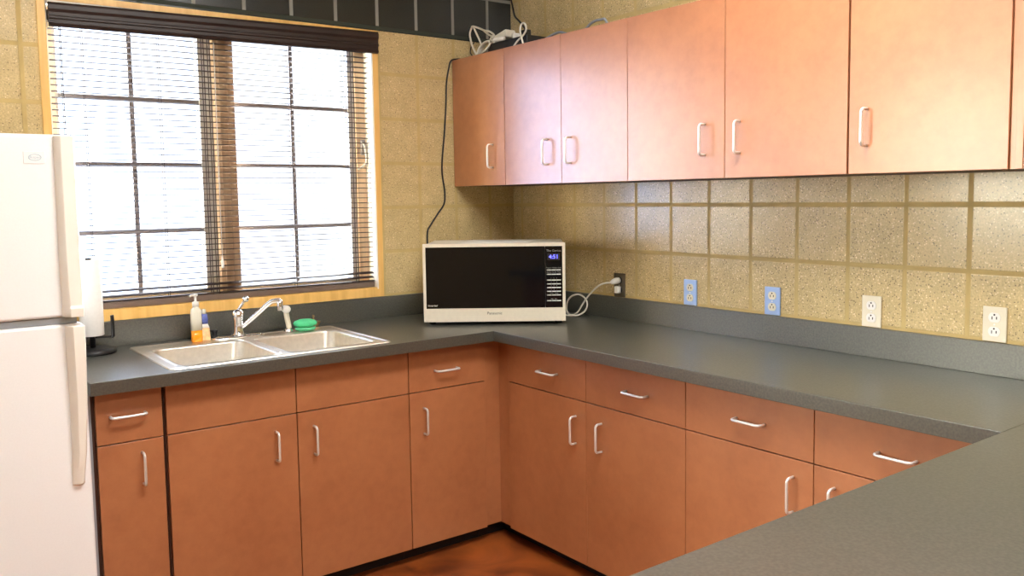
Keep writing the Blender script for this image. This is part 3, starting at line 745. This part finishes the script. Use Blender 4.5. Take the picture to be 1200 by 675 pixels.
# ------------------------------------------------------------------ outlets on the right wall
def outlet(y, kind, label, group=None):
    o = thing('wall_outlet', label, 'outlet', (0, -y, 1.0645), -PI / 2, group)
    pm, rm = {'dark': ('darksteel', 'black'), 'steel': ('sheen_steel', 'cream'), 'ivory': ('cream', 'white')}[kind]
    w = 0.0345
    obj('cover_plate', boxbm(-w, w, -0.0065, -0.0008, -0.050, 0.0545), pm, o, bevel=0.002)
    for dzv in (0.0225, -0.0195):
        b = bmesh.new()
        n_ = 28; ring = [(0.0172 * math.cos(2 * PI * k / n_), max(-0.0142, min(0.0142, 0.0172 * math.sin(2 * PI * k / n_)))) for k in range(n_)]
        A = [b.verts.new((x, -0.0066, z + dzv)) for x, z in ring]; B = [b.verts.new((x, -0.0085, z + dzv)) for x, z in ring]
        bridge(b, A, B); b.faces.new(B); b.faces.new(A[::-1])
        r = obj('receptacle', b, rm, o)
        b = bmesh.new()
        box(b, -0.0078, -0.0052, -0.0092, -0.0086, dzv - 0.006, dzv + 0.003); box(b, 0.0050, 0.0080, -0.0092, -0.0086, dzv - 0.005, dzv + 0.003)
        tube(b, [(0.0, -0.0086, dzv + 0.0085), (0.0, -0.0092, dzv + 0.0085)], 0.0028, 10)
        obj('slots', b, 'slot', r)
    b = bmesh.new(); tube(b, [(0, -0.0066, 0.0015), (0, -0.0078, 0.0015)], 0.0028, 10); obj('screw', b, 'satin', o)
    return o
outlet(0.786, 'dark', 'dark steel wall outlet with the white microwave plug in it')
outlet(1.200, 'steel', 'steel wall outlet tinted by bluish reflection, first bare one right of the plugged outlet')
outlet(1.600, 'steel', 'steel wall outlet tinted by bluish reflection, next to the first ivory one')
outlet(1.996, 'ivory', 'ivory wall outlet with duplex sockets, in the middle of the wall')
outlet(2.392, 'ivory', 'ivory wall outlet with duplex sockets nearest the peninsula')

# microwave cord: plug, then a loose loop resting on the worktop
cd = thing('appliance_cable', 'white microwave power cord looped on the worktop and plugged into the wall', 'cord', (-0.03, -0.775, 1.07))
def rel(pts, o): return [Vector(p) - Vector(o) for p in pts]
oc = (-0.03, -0.775, 1.07)
b = bmesh.new()
tube(b, rel([(-0.0095, -0.786, 1.087), (-0.020, -0.786, 1.087), (-0.030, -0.785, 1.086), (-0.040, -0.782, 1.083), (-0.048, -0.775, 1.078)], oc), 0.012, 14, radii=[0.0135, 0.0145, 0.0145, 0.012, 0.007])
obj('plug', b, 'white', cd, smooth=True)
b = bmesh.new(); box(b, *[v for v in (-0.026 + 0.03, -0.0095 + 0.03, -0.800 + 0.775, -0.773 + 0.775, 1.031 - 1.07, 1.062 - 1.07)])
obj('plug_body', b, 'white', cd, bevel=0.003)
cpts = [(-0.046, -0.777, 1.079), (-0.060, -0.735, 1.072), (-0.068, -0.700, 1.052), (-0.075, -0.655, 1.012), (-0.082, -0.622, 0.970), (-0.088, -0.600, 0.938), (-0.094, -0.575, 0.921), (-0.092, -0.548, 0.9185), (-0.086, -0.522, 0.926), (-0.080, -0.508, 0.948), (-0.078, -0.515, 0.978), (-0.076, -0.545, 1.003), (-0.074, -0.590, 1.014), (-0.074, -0.632, 1.000), (-0.078, -0.652, 0.972), (-0.086, -0.642, 0.942), (-0.098, -0.612, 0.923), (-0.110, -0.575, 0.9183), (-0.114, -0.545, 0.9183), (-0.100, -0.515, 0.922), (-0.076, -0.490, 0.940)]
b = bmesh.new(); tube(b, rel(catmull(cpts, 7), oc), 0.0040, 8); obj('cord', b, 'cable_white', cd, smooth=True)

# ------------------------------------------------------------------ wall cabinets
def upper(y0, y1, label, doors, extra=None):
    r = thing('wall_cabinet', label, 'cabinet', (0, -y0, 0), -PI / 2, 'wall cabinets over the long worktop')
    s = lambda v: v - y0
    cabinet(r, y1 - y0, UD, UB + 0.0, UT, [(s(a), s(b), UB, UT - 0.001, (s(h), 1.650)) for a, b, h in doors], [], shelf_open=False, toe=False)
    return r
upper(0.005, 0.4244, 'single-door cherry wall cabinet in the corner, under the tangle of cables', [(0.006, 0.4222, 0.331)])
upper(0.4244, 1.2051, 'cherry wall cabinet with a pair of doors, above the plugged outlet', [(0.4266, 0.8166, 0.729), (0.8188, 1.2040, 0.877)])
upper(1.2051, 2.1212, 'wide cherry wall cabinet with a pair of doors, middle of the row', [(1.2062, 1.6642, 1.581), (1.6672, 2.1180, 1.729)])
uc = upper(2.1212, 2.5697, 'single-door cherry wall cabinet above the ivory outlet by the peninsula', [(2.1244, 2.5690, 2.181)])
obj('filler_panel', boxbm(0.4488, 0.4625, -0.352, -0.004, UB, UT), 'laminate', uc)
obj('side_panel', boxbm(0.4640, 0.4820, -0.357, -0.004, UB, UT), 'laminate', uc, bevel=0.001)
upper(2.6040, 3.05, 'cherry wall cabinet at the far end of the row, cut by the frame', [(2.6060, 3.048, 2.99)])

# ------------------------------------------------------------------ clutter on top of the wall cabinets
z0 = UT
ps_ = thing('power_strip', 'black power strip box lying on top of the corner wall cabinets', 'power strip', (-0.25, -0.375, z0))
b = bmesh.new(); box(b, -0.055, 0.065, -0.150, 0.150, 0.0006, 0.050); obj('strip_housing', b, 'black', ps_, bevel=0.006)
b = bmesh.new(); box(b, -0.058, -0.0552, -0.015, 0.015, 0.012, 0.030); obj('switch', b, 'rubber', ps_, bevel=0.001)
ad = thing('power_adapter', 'white plug-in adapter standing on the black power strip', 'adapter', (-0.235, -0.262, z0 + 0.0505))
b = bmesh.new(); box(b, -0.030, 0.030, -0.058, 0.052, 0.0, 0.036)
ab = obj('adapter_body', b, 'cable_white', ad, bevel=0.007); ab.rotation_euler = (math.radians(-12), 0, 0); ab.location = (0, 0, 0.014)
ad2 = thing('power_adapter', 'small white plug in the power strip beside the black plug', 'adapter', (-0.235, -0.374, z0 + 0.0505))
b = bmesh.new(); box(b, -0.018, 0.018, -0.030, 0.030, 0.0003, 0.011); box(b, -0.018, 0.018, 0.010, 0.030, 0.011, 0.036); obj('plug_body', b, 'white', ad2, bevel=0.002)
bc = thing('plug_cable', 'black cord running up the wall corner from the power strip', 'cord', (-0.235, -0.425, z0 + 0.0505))
b = bmesh.new(); box(b, -0.016, 0.016, -0.022, 0.022, 0.0003, 0.040); obj('plug', b, 'black', bc, bevel=0.004)
o_ = (-0.235, -0.425, z0 + 0.0505)
b = bmesh.new(); tube(b, rel(catmull([(-0.235, -0.425, 2.205), (-0.228, -0.412, 2.222), (-0.150, -0.270, 2.285), (-0.080, -0.142, 2.338), (-0.024, -0.055, 2.392), (-0.012, -0.020, 2.46), (-0.010, -0.014, 2.52), (-0.010, -0.012, 2.75), (-0.010, -0.012, 2.949)], 6), o_), 0.0045, 8); obj('cord', b, 'cable_black', bc, smooth=True)

wc = thing('white_cable', 'tangled loops of white cable on top of the corner wall cabinet', 'cable', (-0.29, -0.10, z0))
o_ = (-0.29, -0.10, z0)
A_ = [(-0.275, -0.130, 2.1265), (-0.278, -0.101, 2.140), (-0.275, -0.063, 2.180), (-0.27, -0.038, 2.218), (-0.27, -0.030, 2.252), (-0.268, -0.043, 2.279), (-0.268, -0.056, 2.284), (-0.27, -0.104, 2.269), (-0.27, -0.154, 2.249), (-0.27, -0.197, 2.237), (-0.272, -0.233, 2.214), (-0.300, -0.244, 2.195), (-0.312, -0.272, 2.183), (-0.312, -0.300, 2.180)]
b = bmesh.new(); tube(b, rel(catmull(A_, 6), o_), 0.0048, 8)
tube(b, rel(catmull([(-0.268, -0.060, 2.280), (-0.27, -0.091, 2.239), (-0.272, -0.121, 2.199), (-0.275, -0.140, 2.165), (-0.28, -0.150, 2.128)], 5), o_), 0.0048, 8)
tube(b, rel(catmull([(-0.262, -0.140, 2.250), (-0.258, -0.165, 2.232), (-0.258, -0.190, 2.220), (-0.262, -0.214, 2.214), (-0.268, -0.230, 2.214)], 5), o_), 0.0048, 8)
obj('loop', b, 'cable_white', wc, smooth=True)
b = bmesh.new()
for k in range(3):
    tube(b, rel(catmull([(-0.315 + .012 * k, -0.160, 2.1275 + .004 * k), (-0.315 + .012 * k, -0.168, 2.158 + .003 * k), (-0.312 + .012 * k, -0.205, 2.180 + .003 * k), (-0.312 + .012 * k, -0.245, 2.182 + .003 * k), (-0.312 + .012 * k, -0.250, 2.162 + .003 * k), (-0.315 + .012 * k, -0.210, 2.140 + .003 * k)], 5, closed=True), o_), 0.0050, 8, closed=True)
obj('coil', b, 'cable_white', wc, smooth=True)
b = bmesh.new(); tube(b, rel([(-0.312, -0.288, 2.1815), (-0.313, -0.300, 2.180), (-0.313, -0.345, 2.178), (-0.313, -0.368, 2.176), (-0.313, -0.372, 2.176)], o_), 0.008, 10, radii=[0.006, 0.0095, 0.0105, 0.009, 0.005]); obj('connector', b, 'white', wc, smooth=True)

wl = thing('white_cable', 'single standing loop of white cable right of the power strip plugs', 'cable', (-0.315, -0.50, z0))
o_ = (-0.315, -0.50, z0)
b = bmesh.new(); tube(b, rel(catmull([(-0.325, -0.455, 2.1275), (-0.320, -0.480, 2.150), (-0.315, -0.508, 2.166), (-0.312, -0.528, 2.188), (-0.312, -0.525, 2.212), (-0.312, -0.507, 2.222), (-0.314, -0.493, 2.211), (-0.318, -0.494, 2.187), (-0.325, -0.512, 2.158), (-0.330, -0.530, 2.1275)], 6), o_), 0.0042, 8)
obj('loop', b, 'cable_white', wl, smooth=True)
gc = thing('grey_cable', 'grey cable lying along the top of the wall cabinets', 'cable', (-0.20, -0.60, z0))
o_ = (-0.20, -0.60, z0)
b = bmesh.new(); tube(b, rel(catmull([(-0.26, -0.545, 2.1275), (-0.22, -0.56, 2.158), (-0.2, -0.60, 2.176), (-0.2, -0.640, 2.172), (-0.2, -0.70, 2.150), (-0.2, -0.76, 2.140), (-0.2, -0.815, 2.175), (-0.2, -0.850, 2.186), (-0.2, -0.885, 2.186), (-0.2, -0.915, 2.180), (-0.2, -0.940, 2.128)], 6), o_), 0.0055, 8)
obj('strand', b, 'cable_grey', gc, smooth=True)
kb = thing('wall_cable', 'thin black cord hanging down the back wall behind the microwave', 'cord', (-0.30, -0.012, z0))
o_ = (-0.30, -0.012, z0)
b = bmesh.new(); tube(b, rel(catmull([(-0.195, -0.215, 2.145), (-0.24, -0.12, 2.128), (-0.291, -0.03, 2.1285), (-0.338, -0.012, 2.1285), (-0.369, -0.010, 2.118), (-0.381, -0.008, 2.082), (-0.396, -0.008, 2.009), (-0.402, -0.008, 1.901), (-0.414, -0.008, 1.769), (-0.428, -0.008, 1.655), (-0.431, -0.008, 1.582), (-0.419, -0.008, 1.494), (-0.424, -0.008, 1.435), (-0.462, -0.008, 1.386), (-0.502, -0.008, 1.335), (-0.521, -0.008, 1.300), (-0.522, -0.008, 1.20), (-0.522, -0.008, 1.05)], 6), o_), 0.0042, 8)
tube(b, rel(catmull([(-0.262, -0.06, 2.1285), (-0.275, -0.04, 2.16), (-0.262, -0.03, 2.195), (-0.245, -0.03, 2.215)], 5), o_), 0.003, 6)
obj('strand', b, 'cable_black', kb, smooth=True)

# ------------------------------------------------------------------ ceiling lights (behind and above the camera)
for i, (x, y, lab) in enumerate(((-1.45, -2.25, 'flat ceiling light panel over the kitchen floor'), (-2.3, -4.5, 'flat ceiling light panel behind the peninsula'))):
    lt = thing('ceiling_light', lab, 'ceiling light', (x, y, CEIL), 0, 'ceiling light panels')
    b = slab([-0.61, -0.58, 0.58, 0.61], [-0.31, -0.28, 0.28, 0.31], lambda u_, v_: abs(u_) > 0.58 or abs(v_) > 0.28, -0.035, -0.0005, lambda u_, v_, w_: (u_, v_, w_)); obj('light_frame', b, 'lamp_frame', lt)
    obj('diffuser', boxbm(-0.58, 0.58, -0.28, 0.28, -0.026, -0.016), 'lamp', lt)

# ------------------------------------------------------------------ daylight
w = bpy.data.worlds.new('overcast_sky'); scene.world = w; w.use_nodes = True
bg = w.node_tree.nodes['Background']
# hazy daylight: a bright veiled sun low on the -x side, dimmer bluish overcast elsewhere
SKY = [(-1.0, (2.5, 2.7, 3.0)), (-0.975, (4, 4.2, 4.4)), (-0.955, (22, 20.8, 17.0)), (-0.885, (22, 20.8, 17.0)), (-0.845, (4.1, 5.6, 8.8)), (-0.60, (3.7, 5.4, 9.0)), (-0.35, (3.2, 3.8, 5.0)), (0.12, (2.4, 2.8, 3.6)), (0.28, (1.3, 1.45, 1.8)), (0.42, (0.68, 0.75, 0.88)), (1.0, (0.62, 0.68, 0.80))]
wn, wl = w.node_tree.nodes, w.node_tree.links
tc = wn.new('ShaderNodeTexCoord'); fl = wn.new('ShaderNodeVectorMath'); fl.operation = 'MULTIPLY'; fl.inputs[1].default_value = (1, 1, 0)
nm = wn.new('ShaderNodeVectorMath'); nm.operation = 'NORMALIZE'; sx = wn.new('ShaderNodeSeparateXYZ')
mr = wn.new('ShaderNodeMapRange'); mr.inputs['From Min'].default_value = -1; mr.inputs['From Max'].default_value = 1
cr = wn.new('ShaderNodeValToRGB'); els = cr.color_ramp.elements
for k, (dx, c) in enumerate(SKY):
    e = els[k] if k < 1 else (els[1] if k == len(SKY) - 1 and len(els) > 1 and False else els.new((dx + 1) / 2))
    e.position = (dx + 1) / 2; e.color = (c[0] / 46, c[1] / 46, c[2] / 46, 1)
els.remove(els[-1])
wl.new(tc.outputs['Generated'], fl.inputs[0]); wl.new(fl.outputs[0], nm.inputs[0]); wl.new(nm.outputs[0], sx.inputs[0]); wl.new(sx.outputs['X'], mr.inputs['Value'])
wl.new(mr.outputs[0], cr.inputs[0]); wl.new(cr.outputs[0], bg.inputs[0]); bg.inputs[1].default_value = 46.0
for (cx0, cy0, wd, rz) in (((WX0 + WX1) / 2, 0.21, WX1 - WX0, 0.0), (ROOM_X - 0.21, (VY0 + VY1) / 2, VY1 - VY0, PI / 2)):
    l = bpy.data.lights.new('daylight_portal', 'AREA'); l.shape = 'RECTANGLE'; l.size = wd; l.size_y = WZ1 - WZ0
    o = bpy.data.objects.new('daylight_portal', l); COL.objects.link(o); o.location = (cx0, cy0, (WZ0 + WZ1) / 2); o.rotation_euler = (-PI / 2, 0, rz)
    l.cycles.is_portal = True

# ------------------------------------------------------------------ camera
yaw, pitch, roll = 0.6525210741785735, -0.0820563814476825, -0.01412496301483054
d = Vector((math.sin(yaw) * math.cos(pitch), math.cos(yaw) * math.cos(pitch), math.sin(pitch)))
r = Vector((math.cos(yaw), -math.sin(yaw), 0)); u = r.cross(d)
r2 = r * math.cos(roll) + u * math.sin(roll); u2 = -r * math.sin(roll) + u * math.cos(roll)
cam = bpy.data.cameras.new('camera'); co = bpy.data.objects.new('camera', cam); COL.objects.link(co)
mw = Matrix((r2, u2, -d)).transposed().to_4x4(); mw.translation = Vector((-2.66677, -3.57095, 1.46756)); co.matrix_world = mw
cam.sensor_width = 36; cam.lens = 1014.283 / 1200 * 36
cam.shift_x = -13.9886 / 1200; cam.shift_y = -24.536 / 1200
cam.clip_start = 0.05
scene.camera = co
scene.view_settings.view_transform = 'Standard'; scene.view_settings.look = 'None'
scene.view_settings.exposure = 1.15; scene.view_settings.gamma = 1.0
scene.view_settings.use_curve_mapping = False
scene.cycles.use_denoising = True
scene.cycles.max_bounces = 8; scene.cycles.diffuse_bounces = 5; scene.cycles.transparent_max_bounces = 12
